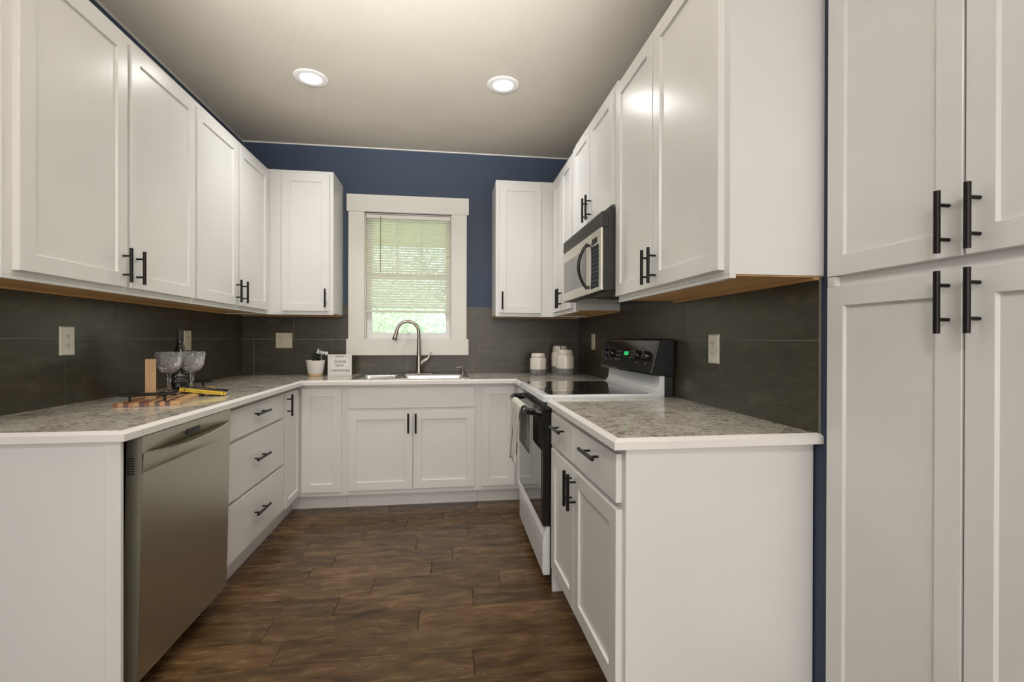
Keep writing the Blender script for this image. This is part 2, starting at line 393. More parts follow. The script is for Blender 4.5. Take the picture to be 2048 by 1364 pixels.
lk = MB(); lk.box(-.372, -.312, YB+.046, YB+.060, 1.248, 1.256); lk.lathe([(.012, 0), (.012, .012), (.006, .018)], (-.342, YB+.052, 1.256), 16)
lk.build('window_latch', VINYL, lo)

# mini blind
bt = thing('window_blind', 'cream horizontal mini blind lowered most of the way over the sink window', 'blind', (-.34, YB+.02, 2.25))
bx0, bx1 = WX0+.010, WX1-.010
box(bx0, bx1, YB+.006, YB+.036, 2.222, 2.253).build('headrail', TRIMW, bt, bevel=.002)
sl = MB(); z = 2.212; tilt = math.radians(54); hw = .0125
while z > 1.462:
    L = []
    for k in range(5):
        q = (k/4-.5)*2; cy = math.cos(tilt)*q*hw; cz = math.sin(tilt)*q*hw + .0016*(1-q*q)
        L.append([(bx0+.002, YB+.021-cy, z-cz), (bx1-.002, YB+.021-cy, z-cz)])
    sl.loops(L, False, False, False); z -= .0215
sl.build('slats', BLIND, bt)
box(bx0, bx1, YB+.008, YB+.034, 1.436, 1.454).build('bottom_rail', BLIND, bt, bevel=.002)
for x in (-.555, -.125):
    MB().tube([(x, YB+.009, 1.44), (x, YB+.009, 2.225)], .0011, 6).build('cord', TRIMW, bt)
MB().tube([(-.572, YB+.002, 1.775), (-.572, YB+.002, 2.238)], .0032, 8).build('tilt_wand', mat('amber_wand', (.26, .22, .14), .3), bt)

# recessed lights ----------------------------------------------
def can(x, y, label):
    t = thing('recessed_light', label, 'ceiling light', (x, y, ZC), 'recessed ceiling lights')
    MB().lathe([(.100, 0), (.100, -.004), (.094, -.007), (.064, -.005), (.060, -.0005)], (x, y, ZC), 48, False, False).build('trim_ring', LAMPR, t, smooth=True)
    MB().lathe([(.062, -.0006), (.050, -.004), (.02, -.007), (.001, -.008)], (x, y, ZC), 40, True, True).build('lens', LAMPE, t, smooth=True)
    d = bpy.data.lights.new('lamp', 'SPOT'); d.energy = CAN_W*3.2; d.color = (1, .98, .96); d.shadow_soft_size = .055
    d.spot_size = math.radians(150); d.spot_blend = .9
    o = bpy.data.objects.new('lamp', d); C.objects.link(o); o.parent = t; o.location = (0, 0, -.03)
can(-.841, 2.995, 'round recessed ceiling light on the left, nearer the left cabinets')
can(.331, 2.910, 'round recessed ceiling light on the right, nearer the right cabinets')

# ---------------------------------------------------------------- wall cabinets
GU = 'white shaker wall cabinets'
def wallcab(label, x0, x1, y0, y1, z0=ZUB, z1=ZUT, front='x+', name='wall_cabinet'):
    t = thing(name, label, 'wall cabinet', ((x0+x1)/2, (y0+y1)/2, z0), GU)
    MB().box(x0, x1, y0, y1, z0+.012, z1).build('carcass', WHITE, t, bevel=.0015)
    # white lip under the face frame and the raw wood underside set back behind it
    lip = MB(); e = .019
    if front == 'x+': lip.box(x1-e, x1, y0, y1, z0, z0+.0119); w_ = (x0, x1-e-.0005, y0+.006, y1-.001)
    elif front == 'x-': lip.box(x0, x0+e, y0, y1, z0, z0+.0119); w_ = (x0+e+.0005, x1, y0+.006, y1-.001)
    else: lip.box(x0, x1, y0, y0+e, z0, z0+.0119); w_ = (x0+.006, x1-.006, y0+e+.0005, y1)
    lip.build('bottom_rail', WHITE, t, bevel=.001)
    under = MB(); under.box(w_[0], w_[1], w_[2], w_[3], z0+.008, z0+.0118)
    if front == 'x+': under.box(w_[0]+.012, w_[0]+.030, w_[2], w_[3], z0-.0, z0+.0079)
    elif front == 'x-': under.box(w_[1]-.030, w_[1]-.012, w_[2], w_[3], z0-.0, z0+.0079)
    else: under.box(w_[0], w_[1], w_[3]-.030, w_[3]-.012, z0-.0, z0+.0079)
    under.build('bottom_panel', WOODU, t)
    return t
HL = .140
Z0D, Z1D = 1.421, 2.440
M = ML(XUL)
t = wallcab('wide white two-door wall cabinet nearest the camera on the left wall', XL, XUL, 1.601, 2.658)
d = shaker(M, 1.637, 2.128, Z0D, Z1D, t); pull(shift(M, TD), 2.100, 1.509, HL, d)
d = shaker(M, 2.150, 2.648, Z0D, Z1D, t); pull(shift(M, TD), 2.183, 1.509, HL, d)
t = wallcab('white two-door wall cabinet on the left wall, farther in by the corner', XL, XUL, 2.660, 3.6895)
d = shaker(M, 2.668, 3.147, Z0D, Z1D, t); pull(shift(M, TD), 3.120, 1.509, HL, d)
d = shaker(M, 3.180, 3.640, Z0D, Z1D, t); pull(shift(M, TD), 3.212, 1.509, HL, d)
M = MBk(YUB)
t = wallcab('white single-door wall cabinet on the back wall left of the window', XL, -.8725, YUB, YB, front='y-')
d = shaker(M, -1.238, -.897, Z0D, 2.448, t); pull(shift(M, TD), -.922, 1.517, HL, d)
t = wallcab('white single-door wall cabinet on the back wall right of the window', .3635, XR, YUB, YB, front='y-')
d = shaker(M, .389, .727, Z0D, 2.448, t); pull(shift(M, TD), .414, 1.517, HL, d)
M = MR(XUR)
t = wallcab('narrow white two-door wall cabinet in the right corner, beyond the microwave', XUR, XR, 2.987, 3.6895, front='x-')
d = shaker(M, 3.335, 3.600, Z0D, Z1D, t); pull(shift(M, TD), 3.358, 1.509, HL, d)
d = shaker(M, 3.045, 3.325, Z0D, Z1D, t); pull(shift(M, TD), 3.302, 1.509, HL, d)
t = wallcab('short white two-door wall cabinet above the microwave', XUR-.008, XR, 2.205, 2.985, 1.868, 2.482, front='x-')
M2 = MR(XUR-.008)
d = shaker(M2, 2.615, 2.970, 1.878, 2.445, t); pull(shift(M2, TD), 2.643, 1.962, HL, d)
d = shaker(M2, 2.222, 2.605, 1.878, 2.445, t); pull(shift(M2, TD), 2.577, 1.962, HL, d)
t = wallcab('large white two-door wall cabinet on the right wall nearest the camera', XUR, XR, 1.287, 2.203, front='x-')
d = shaker(M, 1.785, 2.198, Z0D, Z1D, t); pull(shift(M, TD), 1.812, 1.503, HL, d)
d = shaker(M, 1.317, 1.777, Z0D, Z1D, t); pull(shift(M, TD), 1.750, 1.503, HL, d)

# ---------------------------------------------------------------- base cabinets
GB = 'white base cabinets'
ZT = .890
def basecab(label, loc, boxes, toes, name='base_cabinet'):
    t = thing(name, label, 'base cabinet', loc, GB); b = MB()
    for x in boxes: b.box(*x)
    b.build('carcass', WHITE, t)
    k = MB()
    for x in toes: k.box(*x, 0, .1085)
    if toes: k.build('toe_kick', WHITE, t)
    return t
DZ0, DZ1 = .143, .868
# left run: end panel, (dishwasher), drawers, corner
ep = MB(); ep.box(XL, -1.060, 1.606, 1.622, 0, ZT)
ep.box(-1.0595, -1.030, 1.602, 1.640, 0, ZT)
tep = thing('cabinet_end_panel', 'plain white end panel closing the left counter beside the dishwasher', 'panel', (-1.35, 1.61, 0))
MB().box(XL, -1.0605, 1.606, 1.622, 0, ZT).build('panel', WHITE, tep, bevel=.0012)
MB().box(-1.060, -1.014, 1.602, 1.617, 0, ZT).build('stile', WHITE, tep, bevel=.0015)
M = ML(FL)
t = basecab('white three-drawer base cabinet on the left between dishwasher and corner', (-1.35, 2.69, 0), [(XL+.02, FL, 2.285, 3.100, .109, ZT)], [(XL+.02, -1.102, 2.285, 3.100)])
for z0, z1, hz in ((.722, .866, .812), (.430, .706, .572), (.143, .415, .285)):
    d = slab(M, 2.292, 3.086, z0, z1, TD, t, 'drawer'); pull(shift(M, TD), 2.695, hz, .175, d, False, .100)
t = basecab('white L-shaped corner base cabinet in the left corner, one door with a handle', (-1.35, 3.5, 0),
            [(XL+.02, FL, 3.102, YB-.02, .109, ZT), (FL+.0002, -.7252, FB, YB-.02, .109, ZT)], [(XL+.02, -1.102, 3.102, YB-.02), (-1.1018, -.726, 3.492, YB-.02)])
d = shaker(M, 3.118, 3.405, DZ0-.01, DZ1, t, stile=.045); pull(shift(M, TD), 3.145, .787, HL, d)
M = MBk(FB)
shaker(M, -1.012, -.746, DZ0-.003, DZ1, t)
t = basecab('white two-door sink base cabinet under the window', (-.26, 3.7, 0), [(-.7249, .2097, FB, FB+.02, .109, ZT), (-.7249, -.708, FB+.02, YB-.02, .109, ZT), (.193, .2097, FB+.02, YB-.02, .109, ZT), (-.708, .193, FB+.02, YB-.02, .109, .125)], [(-.724, .209, 3.492, YB-.02)])
slab(M, -.699, .182, .721, DZ1, TD, t, 'false_front')
d = shaker(M, -.703, -.259, DZ0, .699, t); pull(shift(M, TD), -.287, .615, HL, d)
d = shaker(M, -.253, .184, DZ0, .697, t); pull(shift(M, TD), -.235, .613, HL, d)
t = basecab('white L-shaped corner base cabinet in the right corner beyond the range', (.8, 3.5, 0),
            [(.2100, FR-.0002, FB, YB-.02, .109, ZT), (FR, XR-.02, 2.992, YB-.02, .109, ZT)], [(.211, .5548, 3.492, YB-.02), (.555, XR-.02, 2.992, YB-.02)])
shaker(M, .236, .478, DZ0, DZ1, t)
M = MR(FR)
d = shaker(M, 3.002, 3.385, DZ0, DZ1, t, stile=.045); pull(shift(M, TD), 3.075, .775, HL, d)
t = basecab('white base cabinet at the near end of the right counter, two drawers over two doors', (.8, 1.76, 0),
            [(FR, XR-.03, 1.315, 2.208, .109, ZT)], [(.565, XR-.03, 1.322, 2.208)])
MB().box(FR+.0, XR-.004, 1.308, 1.3149, 0, ZT).build('side_panel', WHITE, t, bevel=.001)
MB().box(FR+.0, .5649, 2.190, 2.208, 0, .1085).build('foot', WHITE, t)
near_base = t
for a0, a1, pc in ((1.779, 2.140, 1.965), (1.335, 1.773, 1.535)):
    d = slab(M, a0, a1, .722, DZ1, TD, t, 'drawer'); pull(shift(M, TD), pc, .822, .150, d, False, .085)
d = shaker(M, 1.779, 2.140, DZ0, .702, t); pull(shift(M, TD), 1.802, .622, HL, d)
d = shaker(M, 1.335, 1.773, DZ0, .702, t); pull(shift(M, TD), 1.748, .622, HL, d)

_a = math.radians(1.3); _p = Vector((.513, 1.31)); _l = Vector(near_base.location[:2])-_p
near_base.rotation_euler = (0, 0, _a)
near_base.location = (_p.x+_l.x*math.cos(_a)-_l.y*math.sin(_a), _p.y+_l.x*math.sin(_a)+_l.y*math.cos(_a), 0)
# pantry
M = MR(XR)
t = thing('pantry_cabinet', 'tall white pantry cabinet with four doors built into the right wall', 'cabinet', (1.45, .86, 0))
b = MB(); b.box(XR+.001, 1.70, .425, 1.260, .1, 2.495)
b.build('carcass', WHITE, t); box(XR+.06, 1.70, .425, 1.260, 0, .0995).build('toe_kick', WHITE, t)
box(XR-.0185, XR+.0005, 1.2285, 1.253, 1.3675, 1.3945).build('filler', WHITE, t)
for z0, z1, hz in ((.115, 1.366, 1.294), (1.396, 2.47, 1.474)):
    d = shaker(M, .884, 1.254, z0, z1, t); pull(shift(M, TD), .912, hz, HL, d)
    d = shaker(M, .505, .8785, z0, z1, t); pull(shift(M, TD), .850, hz, HL, d)

# ---------------------------------------------------------------- worktops
ZG = .9215
def trim_path(b, pts):
    """white bevelled nosing swept along a polyline; offsets inward on the left hand side"""
    prof = [(0, .8915), (0, .9135), (.015, .9232), (.019, .9232), (.019, .8915)]
    n = len(pts); L = []
    for i, p in enumerate(pts):
        p = Vector((*p, 0)); dirs = []
        if i > 0: dirs.append((p-Vector((*pts[i-1], 0))).normalized())
        if i < n-1: dirs.append((Vector((*pts[i+1], 0))-p).normalized())
        ns = [Vector((-q.y, q.x, 0)) for q in dirs]
        nn = (sum(ns, Vector()) / len(ns)); nn = nn / nn.length_squared
        L.append([(p.x+nn.x*o_, p.y+nn.y*o_, z_) for o_, z_ in prof])
    b.loops(L, True, True, True)
SX0, SX1, SY0, SY1 = -.700, .150, 3.425, 3.925
ct = thing('countertop', 'speckled grey laminate worktop with white edge wrapping the left wall and sink', 'countertop', (-1.3, 3.6, .885))
b = MB(); i = .019; zb = .8905
b.box(XL, XLC-i, YNL+i, YB-.0085, zb, ZG)
b.box(XLC-i, SX0+.012, YBC+i, YB-.0085, zb, ZG)
b.box(SX0+.012, SX1-.012, YBC+i, SY0+.012, zb, ZG); b.box(SX0+.012, SX1-.012, SY1-.012, YB-.0085, zb, ZG)
b.box(SX1-.012, XRC+i, YBC+i, YB-.0085, zb, ZG)
b.box(XRC+i, XR-.0085, 2.990, YB-.0085, zb, ZG)
b.build('top', GRAN, ct)
b = MB(); trim_path(b, [(XL+.001, YNL), (XLC, YNL), (XLC, YBC), (XRC, YBC), (XRC, 2.990)])
b.build('edge_trim', EDGEW, ct)
ct = thing('countertop', 'short speckled grey laminate worktop with white edge on the near right side', 'countertop', (.8, 1.75, .885))
b = MB(); b.box(XRC+i, XR-.0085, YNR+i, 2.214, zb, ZG); b.build('top', GRAN, ct)
b = MB(); trim_path(b, [(XRC, 2.214), (XRC, YNR), (XR+.006, YNR)]); b.build('edge_trim', EDGEW, ct)

# ---------------------------------------------------------------- sink
def rrect(x0, x1, y0, y1, r, z, n=6):
    P = []
    for cx, cy, a in ((x1-r, y1-r, 0), (x0+r, y1-r, 90), (x0+r, y0+r, 180), (x1-r, y0+r, 270)):
        for k in range(n+1):
            t_ = math.radians(a+90*k/n); P.append((cx+r*math.cos(t_), cy+r*math.sin(t_), z))
    return P
sk = thing('kitchen_sink', 'stainless steel double-bowl drop-in sink below the window', 'sink', (-.27, 3.67, .918))
DV0, DV1 = -.400, -.365; by0, by1 = SY0+.028, SY1-.085
b = MB(); zr0, zr1 = ZG, ZG+.006
def rim_ring(b, hole, outer):
    pass
for a in ((SX0, SX0+.030, SY0, SY1), (SX1-.030, SX1, SY0, SY1), (SX0+.030, SX1-.030, SY0, by0), (SX0+.030, SX1-.030, by1, SY1), (DV0, DV1, by0, by1)):
    b.box(*a, zr0, zr1)
b.build('rim', SINKS, sk, bevel=.003)
for x0, x1 in ((SX0+.030, DV0), (DV1, SX1-.030)):
    L = [rrect(x0-.001, x1+.001, by0-.001, by1+.001, .004, zr1-.001), rrect(x0+.004, x1-.004, by0+.004, by1-.004, .045, ZG-.008), rrect(x0+.012, x1-.012, by0+.012, by1-.012, .05, .76), rrect(x0+.04, x1-.04, by0+.04, by1-.04, .05, .735)]
    bo = MB().loops(L, True, False, True).build('bowl', SINKS, sk, smooth='all')
    sd = bo.modifiers.new('solid', 'SOLIDIFY'); sd.thickness = .0015; sd.offset = 0
    cx, cy = (x0+x1)/2, (by0+by1)/2
    MB().lathe([(.045, 0), (.045, .003), (.035, .003), (.03, -.0), (.001, -.0)], (cx, cy, .7365), 24).build('drain', CHROME, bo, smooth=True)

fa = thing('faucet', 'tall brushed nickel gooseneck faucet with side lever behind the sink', 'faucet', (-.246, 3.888, .9275))
fy = 3.888; fx = -.246
L = [rrect(fx-.130, fx+.130, fy-.030, fy+.030, .029, .9278), rrect(fx-.130, fx+.130, fy-.030, fy+.030, .029, .931), rrect(fx-.124, fx+.124, fy-.025, fy+.025, .024, .933)]
MB().loops(L).build('deck_plate', NICKEL, fa, smooth=True)
MB().lathe([(.030, .933), (.027, .945), (.0235, .99), (.0235, 1.045), (.019, 1.085), (.0145, 1.16), (.0135, 1.22)], (fx, fy, 0), 28).build('body', NICKEL, fa, smooth=True)
pts = [(fx, fy, 1.215), (fx-.001, fy, 1.262)]; R = .087
for k in range(0, 13):
    a = math.pi*k/12*0.915; pts.append((fx-.002-R+R*math.cos(a), fy-.004*k/12, 1.268+R*1.02*math.sin(a)))
MB().tube(pts, .0132, 16).build('spout', NICKEL, fa, smooth=True)
p = Vector(pts[-1]); dd = Vector((-.022, -.003, -.085)).normalized()
MB().tube([p-dd*.004, p+dd*.02, p+dd*.055, p+dd*.088, p+dd*.092], [.0135, .0150, .0175, .0205, .018], 18).build('spray_head', NICKEL, fa, smooth=True)
MB().tube([(fx+.010, fy, 1.000), (fx+.030, fy, 1.028), (fx+.062, fy, 1.044), (fx+.074, fy, 1.049)], [.018, .019, .018, .015], 16).build('valve', NICKEL, fa, smooth=True)
MB().tube([(fx+.068, fy, 1.046), (fx+.080, fy, 1.070), (fx+.097, fy-.004, 1.098), (fx+.108, fy-.006, 1.104)], [.009, .007, .0065, .007], 12).build('lever', CHROME, fa, smooth=True)
so = thing('soap_dispenser', 'small brushed nickel soap pump at the right end of the sink', 'soap dispenser', (.112, 3.892, .9275))
MB().lathe([(.019, 0), (.019, .004), (.009, .008), (.008, .040), (.010, .044), (.010, .060), (.007, .063)], (.112, 3.892, .9278), 20).build('pump', NICKEL, so, smooth=True)
MB().tube([(.112, 3.892, .980), (.080, 3.885, .981), (.055, 3.880, .976)], [.0055, .0045, .0035], 10).build('nozzle', NICKEL, so, smooth=True)

# ---------------------------------------------------------------- outlets
def outlet(label, M, a, z, gang=1, material=PLATE):
    wv = .040 if gang == 1 else .0635; h = .062
    P_ = M(a, .008, z); t = thing('wall_outlet', label, 'outlet', P_, 'electrical outlet plates')
    M3 = shift(M, .008)
    def rr(i, d): return [M3(a-wv+i, d, z-h+i), M3(a+wv-i, d, z-h+i), M3(a+wv-i, d, z+h-i), M3(a-wv+i, d, z+h-i)]
    MB().loops([rr(0, 0), rr(0, .003), rr(.006, .0065)]).build('cover_plate', material, t)
    ac = a if gang == 1 else a-.022
    for q in (-.0195, .0195):
        pr = [M3(ac+x, d, z+q+y) for d in (.0063, .0078) for x, y in [(.0165*math.cos(k*math.pi/10), max(-.0135, min(.0135, .0175*math.sin(k*math.pi/10)))) for k in range(20)]]
        rc = MB().loops([pr[:20], pr[20:]]).build('receptacle', material, t)
        s = MB(); s.box(ac-.0075, ac-.0052, .0078, .0081, z+q-.001, z+q+.008, M3); s.box(ac+.0045, ac+.0068, .0078, .0081, z+q-.001, z+q+.008, M3); s.box(ac-.0022, ac+.0022, .0078, .0081, z+q-.010, z+q-.005, M3)
        s.build('slot', DARK, rc)
    if gang == 2:
        s = MB().box(a+.012, a+.032, .0063, .008, z-.018, z+.018, M3).build('switch', material, t, bevel=.001)
        MB().box(a+.019, a+.025, .008, .014, z-.004, z+.006, M3).build('toggle', material, s)
outlet('ivory outlet plate on the left wall tile, nearest the camera', ML(XL), 2.265, 1.199)
outlet('ivory outlet plate on the left wall tile behind the wine bottle', ML(XL), 3.206, 1.199, material=BEIGEPL)
outlet('almond double plate with outlet and switch on the back wall above the plant', MBk(YB), -1.331, 1.198, 2, BEIGEPL)
outlet('narrow-looking ivory outlet plate on the right wall beyond the range', MR(XR), 3.560, 1.194, material=BEIGEPL)
outlet('ivory outlet plate on the right wall tile above the near counter', MR(XR), 1.870, 1.171)

# ---------------------------------------------------------------- dishwasher
dw = thing('dishwasher', 'stainless steel dishwasher with pocket handle under the left counter', 'dishwasher', (-1.3, 1.97, 0))
Y0, Y1 = 1.664, 2.278
def fx_(z): return -1.003 + (z-.1)*.020      # door leans out a little at the top
MB().use(SIDEBLK).box(XL+.06, -1.072, Y0+.002, Y1-.002, .07, .886).box(XL+.06, -1.12, Y0+.01, Y1-.01, 0, .0695).build('tub', None, dw)
fr = MB(); 
NY = 48; ys = [Y0+(Y1-Y0)*k/NY for k in range(NY+1)]
def lens(y):
    s = (y-Y0-.010)/(Y1-Y0-.016); s = max(0, min(1, s)); q = math.sin(math.pi*s)**.8
    return .836-.021*q, .837+.030*q, .044*q
rows = []
for y in ys:
    zl, zu, dep = lens(y); col = []
    col.append((fx_(.088), y, .088)); col.append((fx_(.770), y, .770)); col.append((fx_(.7702)+.0, y, .7702))
    prot = .006*math.sin(math.pi*(y-Y0)/(Y1-Y0))
    col.append((fx_(.78)+.001+prot*.3, y, .775)); col.append((fx_(zl)+.003+prot, y, zl-.004)); col.append((fx_(zl)+.002+prot, y, zl))
    col.append((fx_(zl)-.002, y, zl+.0005)); col.append((fx_(zl)-dep, y, zl+.002))
    for k in (.25, .5, .75, 1): col.append((fx_(zl)-dep*(1-k)**1.4*(1 if k < 1 else 0), y, zl+.002+(zu-zl)*k))
    col.append((fx_(.889), y, .889)); rows.append(col)
fr.use(STEEL).loops(rows, False, False, False)
def sidepoly(y, q): return [(fx_(.088)-q, y, .088), (fx_(.889)-q, y, .889), (-1.030, y, .889), (-1.052, y, .088)]
fr.loops([sidepoly(Y0, .048), sidepoly(Y1, .048)], True, True, True)
for ya, yb in ((Y0, Y0+.002), (Y1-.002, Y1)): fr.loops([sidepoly(ya, .0004), sidepoly(yb, .0004)], True, True, True)
fr.box(-1.045, -1.003, Y0, Y1, .0878, .0885); fr.box(-1.03, fx_(.878)-.0004, Y0, Y1, .8885, .8892)
dd_ = fr.build('door', None, dw, smooth=True)
lp = []
for y in ys[1:-1]:
    zl, zu, dep = lens(y); lp.append((fx_(zl)+.0010+.006*math.sin(math.pi*(y-Y0)/(Y1-Y0)), y, zl+.0005))
MB().tube(lp, .0019, 8).build('handle_lip', mat('polished_steel', (.78, .76, .68), .22, 1.0), dd_, smooth=True)
v = MB()
for k in range(7): zc = .820-.0085*k; v.box(-1.034, -1.012, Y0-.0006, Y0+.002, zc-.0025, zc+.0022)
v.build('vent', DARK, dd_)
MB().box(-1.000, -.9895, 1.932, 2.022, .843, .863).build('badge', GLOSSBLK, dd_)

# ---------------------------------------------------------------- range
rg = thing('range', 'white and black electric range with smooth glass cooktop on the right', 'range', (.77, 2.60, 0))
RY0, RY1 = 2.224, 2.984
MB().use(SIDEBLK).box(.490, 1.09, RY0+.004, RY1-.004, .03, .904).build('body', None, rg)
for x in (.53, 1.03):
    for y in (RY0+.05, RY1-.05): MB().tube([(x, y, 0), (x, y, .03)], .015, 10).build('foot', BLACK, rg)
L = [rrect(.455, 1.085, RY0, RY1, .022, .905), rrect(.455, 1.085, RY0, RY1, .022, .930), rrect(.463, 1.077, RY0+.008, RY1-.008, .018, .9385)]
ck = MB().loops(L).build('cooktop', RANGEW, rg, smooth=True)
L = [rrect(.485, 1.010, RY0+.024, RY1-.024, .03, .9380), rrect(.485, 1.010, RY0+.024, RY1-.024, .03, .9397)]
gl = MB().loops(L).build('glass_surface', GLASSBLK, ck)
BURN = mat('burner_mark', (.035, .035, .035), .2)
for cx, cy, r in ((.62, 2.43, .105), (.62, 2.79, .08), (.87, 2.43, .08), (.87, 2.79, .105)):
    MB().lathe([(r, .9398), (r, .94), (r-.003, .94), (r-.003, .9398)], (cx, cy, 0), 40, False, False).build('burner_ring', BURN, gl)
prof = [(1.000, .938), (1.018, .941), (1.034, .951), (1.043, .967), (1.047, .985), (1.050, 1.028), (1.075, 1.028), (1.075, .925), (1.0, .925)]
MB().loops([[(x, y, z) for x, z in prof] for y in (RY0+.002, RY1-.002)]).build('riser', RANGEW, rg, bevel=.002)
prof = [(.994, 1.042), (1.003, 1.031), (1.119, 1.025), (1.119, 1.214), (1.055, 1.216), (1.036, 1.206)]
cs = MB().loops([[(x, y, z) for x, z in prof] for y in (RY0-.012, RY1+.004)]).build('console', GLOSSBLK, rg, bevel=.004, seg=3)
MB().box(1.0755, 1.119, RY0+.004, RY1-.004, .92, 1.0245).build('rear_panel', SIDEBLK, rg)
# console face mapper
c0 = Vector((.994, 0, 1.042)); c1 = Vector((1.036, 0, 1.206)); cu_ = (c1-c0).normalized(); cn = Vector((-cu_.z, 0, cu_.x))
def MC(a, d, h): q = c0+cu_*h+cn*d; return (q.x, a, q.z)
for y in (2.915, 2.815, 2.415, 2.305):
    c = Vector(MC(y, 0, .086)); 
    kn = MB().tube([c, c+cn*.006, c+cn*.020, c+cn*.024], [.026, .025, .022, .018], 24)
    k_ = kn.build('knob', GLOSSBLK, cs, smooth=True)
    MB().box(y-.004, y+.004, .024, .028, .066, .106, MC).build('knob_grip', GLOSSBLK, k_, bevel=.001)
MB().box(2.56, 2.625, .0002, .0008, .082, .104, MC).build('display', GREEN, cs)
b = MB()
random.seed(3)
for y in (2.74, 2.71, 2.68): 
    for h in (.05, .075, .10): b.box(y-.008, y+.008, .0002, .0008, h, h+.006, MC)
for y in (2.52, 2.49): 
    for h in (.07, .088, .106): b.box(y-.010, y+.010, .0002, .0008, h, h+.004, MC)
for y in (2.915, 2.815, 2.415, 2.305): 
    b.box(y-.005, y+.005, .0002, .0008, .043, .049, MC); b.box(y-.004, y+.004, .0002, .0008, .122, .127, MC)
b.build('key_labels', INKG, cs)
# front
b = MB().use(SIDEBLK).box(.476, .4895, RY0+.006, RY1-.006, .868, .9045); b.build('vent_panel', None, rg)
b = MB()
for k in range(3): b.box(.4745, .4758, RY0+.03, RY1-.03, .876+k*.009, .880+k*.009)
b.build('vent', GLOSSBLK, rg)
dr = MB().use(GLOSSBLK).box(.452, .4895, RY0+.004, RY1-.004, .300, .866).build('oven_door', None, rg, bevel=.005)
MB().box(.4494, .4518, RY0+.030, RY1-.030, .325, .800).build('door_glass', OVENGL, dr, bevel=.001)
hb = [(.455, RY0+.045, .850), (.430, RY0+.045, .852), (.405, RY0+.055, .852), (.390, RY0+.085, .850), (.386, RY0+.13, .850), (.384, 2.6, .850), (.386, RY1-.13, .850), (.390, RY1-.085, .850), (.405, RY1-.055, .852), (.430, RY1-.045, .852), (.455, RY1-.045, .850)]
MB().tube(hb, [.020, .018, .0165, .0165, .016, .016, .016, .0165, .0165, .018, .020], 16).build('handle', GLOSSBLK, dr, smooth=True)
prof = [(.489, .062), (.456, .062), (.452, .075), (.452, .20), (.455, .245), (.466, .275), (.470, .296), (.489, .296)]
MB().loops([[(x, y, z) for x, z in prof] for y in (RY0+.004, RY1-.004)]).build('storage_drawer', RANGEW, rg, bevel=.003)

# towel over the oven handle
def towel():
    y0, y1 = 2.375, 2.705; ny, L = 26, []
    path = []
    for k in range(9): path.append((.4090, .62+.215*k/8))                       # back fall
    for k in range(1, 12): a = math.pi*k/11; path.append((.3845+.0215*math.cos(a), .850+.0215*math.sin(a)))
    for k in range(1, 24): path.append((.3625-.012*k/23, .850-.285*k/23))
    n = len(path)
    for iy in range(ny+1):
        s = iy/ny; row = []
        for j_, (x, z) in enumerate(path):
            fall = max(0, (.85-z)/.33); front = j_ > 19
            yy = y0+(y1-y0)*s; mid = (y0+y1)/2
            yy = mid+(yy-mid)*(1-.10*fall*(1 if front else .4))
            wob = .010*math.sin(s*9+1)*fall+.004*math.sin(s*21)*fall
            row.append((x-(abs(wob)+wob*.3 if front else -abs(wob)*.3), yy, z-(.020*math.sin(s*3)*fall if front else 0)))
        L.append(row)
    m_ = mat('striped_linen', (.72, .71, .66), .9); nt, b_ = nodes(m_)
    wv = nt.nodes.new('ShaderNodeTexWave'); wv.bands_direction = 'Y'; wv.inputs['Scale'].default_value = 6.2; wv.inputs['Distortion'].default_value = 2.2; wv.inputs['Detail'].default_value = 1.5; wv.inputs['Detail Scale'].default_value = 2.5
    v_ = coords(nt, (1, 1, .6)); nt.links.new(v_, wv.inputs['Vector'])
    nt.links.new(ramp(nt, wv.outputs['Fac'], [(0.0, (.04, .04, .035)), (.035, (.10, .10, .08)), (.08, (.72, .71, .64)), (1, (.76, .75, .69))]), b_.inputs['Base Color'])
    bump(nt, b_, noise(nt, v_, 400, 2), .3, .002)
    o = MB().loops(L, False, False, False).build('dish_towel', m_, None, smooth='all')
    sd = o.modifiers.new('solid', 'SOLIDIFY'); sd.thickness = .004; sd.offset = 0
    tag(o, 'off-white dish towel with thin black lines hung over the oven door handle', 'towel')
towel()

# ---------------------------------------------------------------- microwave
mw = thing('microwave', 'over-the-range microwave with stainless front and curved black handle', 'microwave', (.93, 2.6, 1.45))
MY0, MY1, MX = 2.207, 2.980, .735
MB().use(SIDEBLK).box(MX+.040, XR-.012, MY0, MY1, 1.452, 1.862).build('case', None, mw, bevel=.003)
hd = MB().use(SIDEBLK).box(MX+.004, MX+.0395, MY0, MY1, 1.764, 1.840).build('vent_grille', None, mw, bevel=.003)
b = MB()
for k in range(5): z = 1.776+k*.0115; b.add([(MX+.0035, MY0+.02, z), (MX+.0035, MY1-.006, z), (MX-.002, MY1-.006, z+.004), (MX-.002, MY0+.02, z+.004), (MX+.0035, MY0+.02, z+.006), (MX+.0035, MY1-.006, z+.006)], [(0, 1, 2, 3), (3, 2, 5, 4), (0, 3, 4), (1, 5, 2), (0, 4, 5, 1)])
b.build('louvre', mat('grey_louvre', (.20, .20, .185), .35), hd)
DYS = 2.388
MB().box(MX+.0125, MX+.0395, MY0+.001, MY1-.001, 1.453, 1.762).build('door_backing', SIDEBLK, mw)
door = MB().use(STEELV).box(MX, MX+.0122, DYS+.0015, MY1, 1.452, 1.7625).build('door', None, mw, bevel=.003)
MB().box(MX-.0012, MX-.0002, 2.462, 2.940, 1.508, 1.700).build('door_window', mat('microwave_window', (.14, .13, .115), .12, IOR=1.7), door)
hp = []
for k in range(15):
    s = k/14; hp.append((MX-.004-.046*math.sin(math.pi*s)**.7, 2.415+.018*math.sin(math.pi*s), 1.482+.236*s))
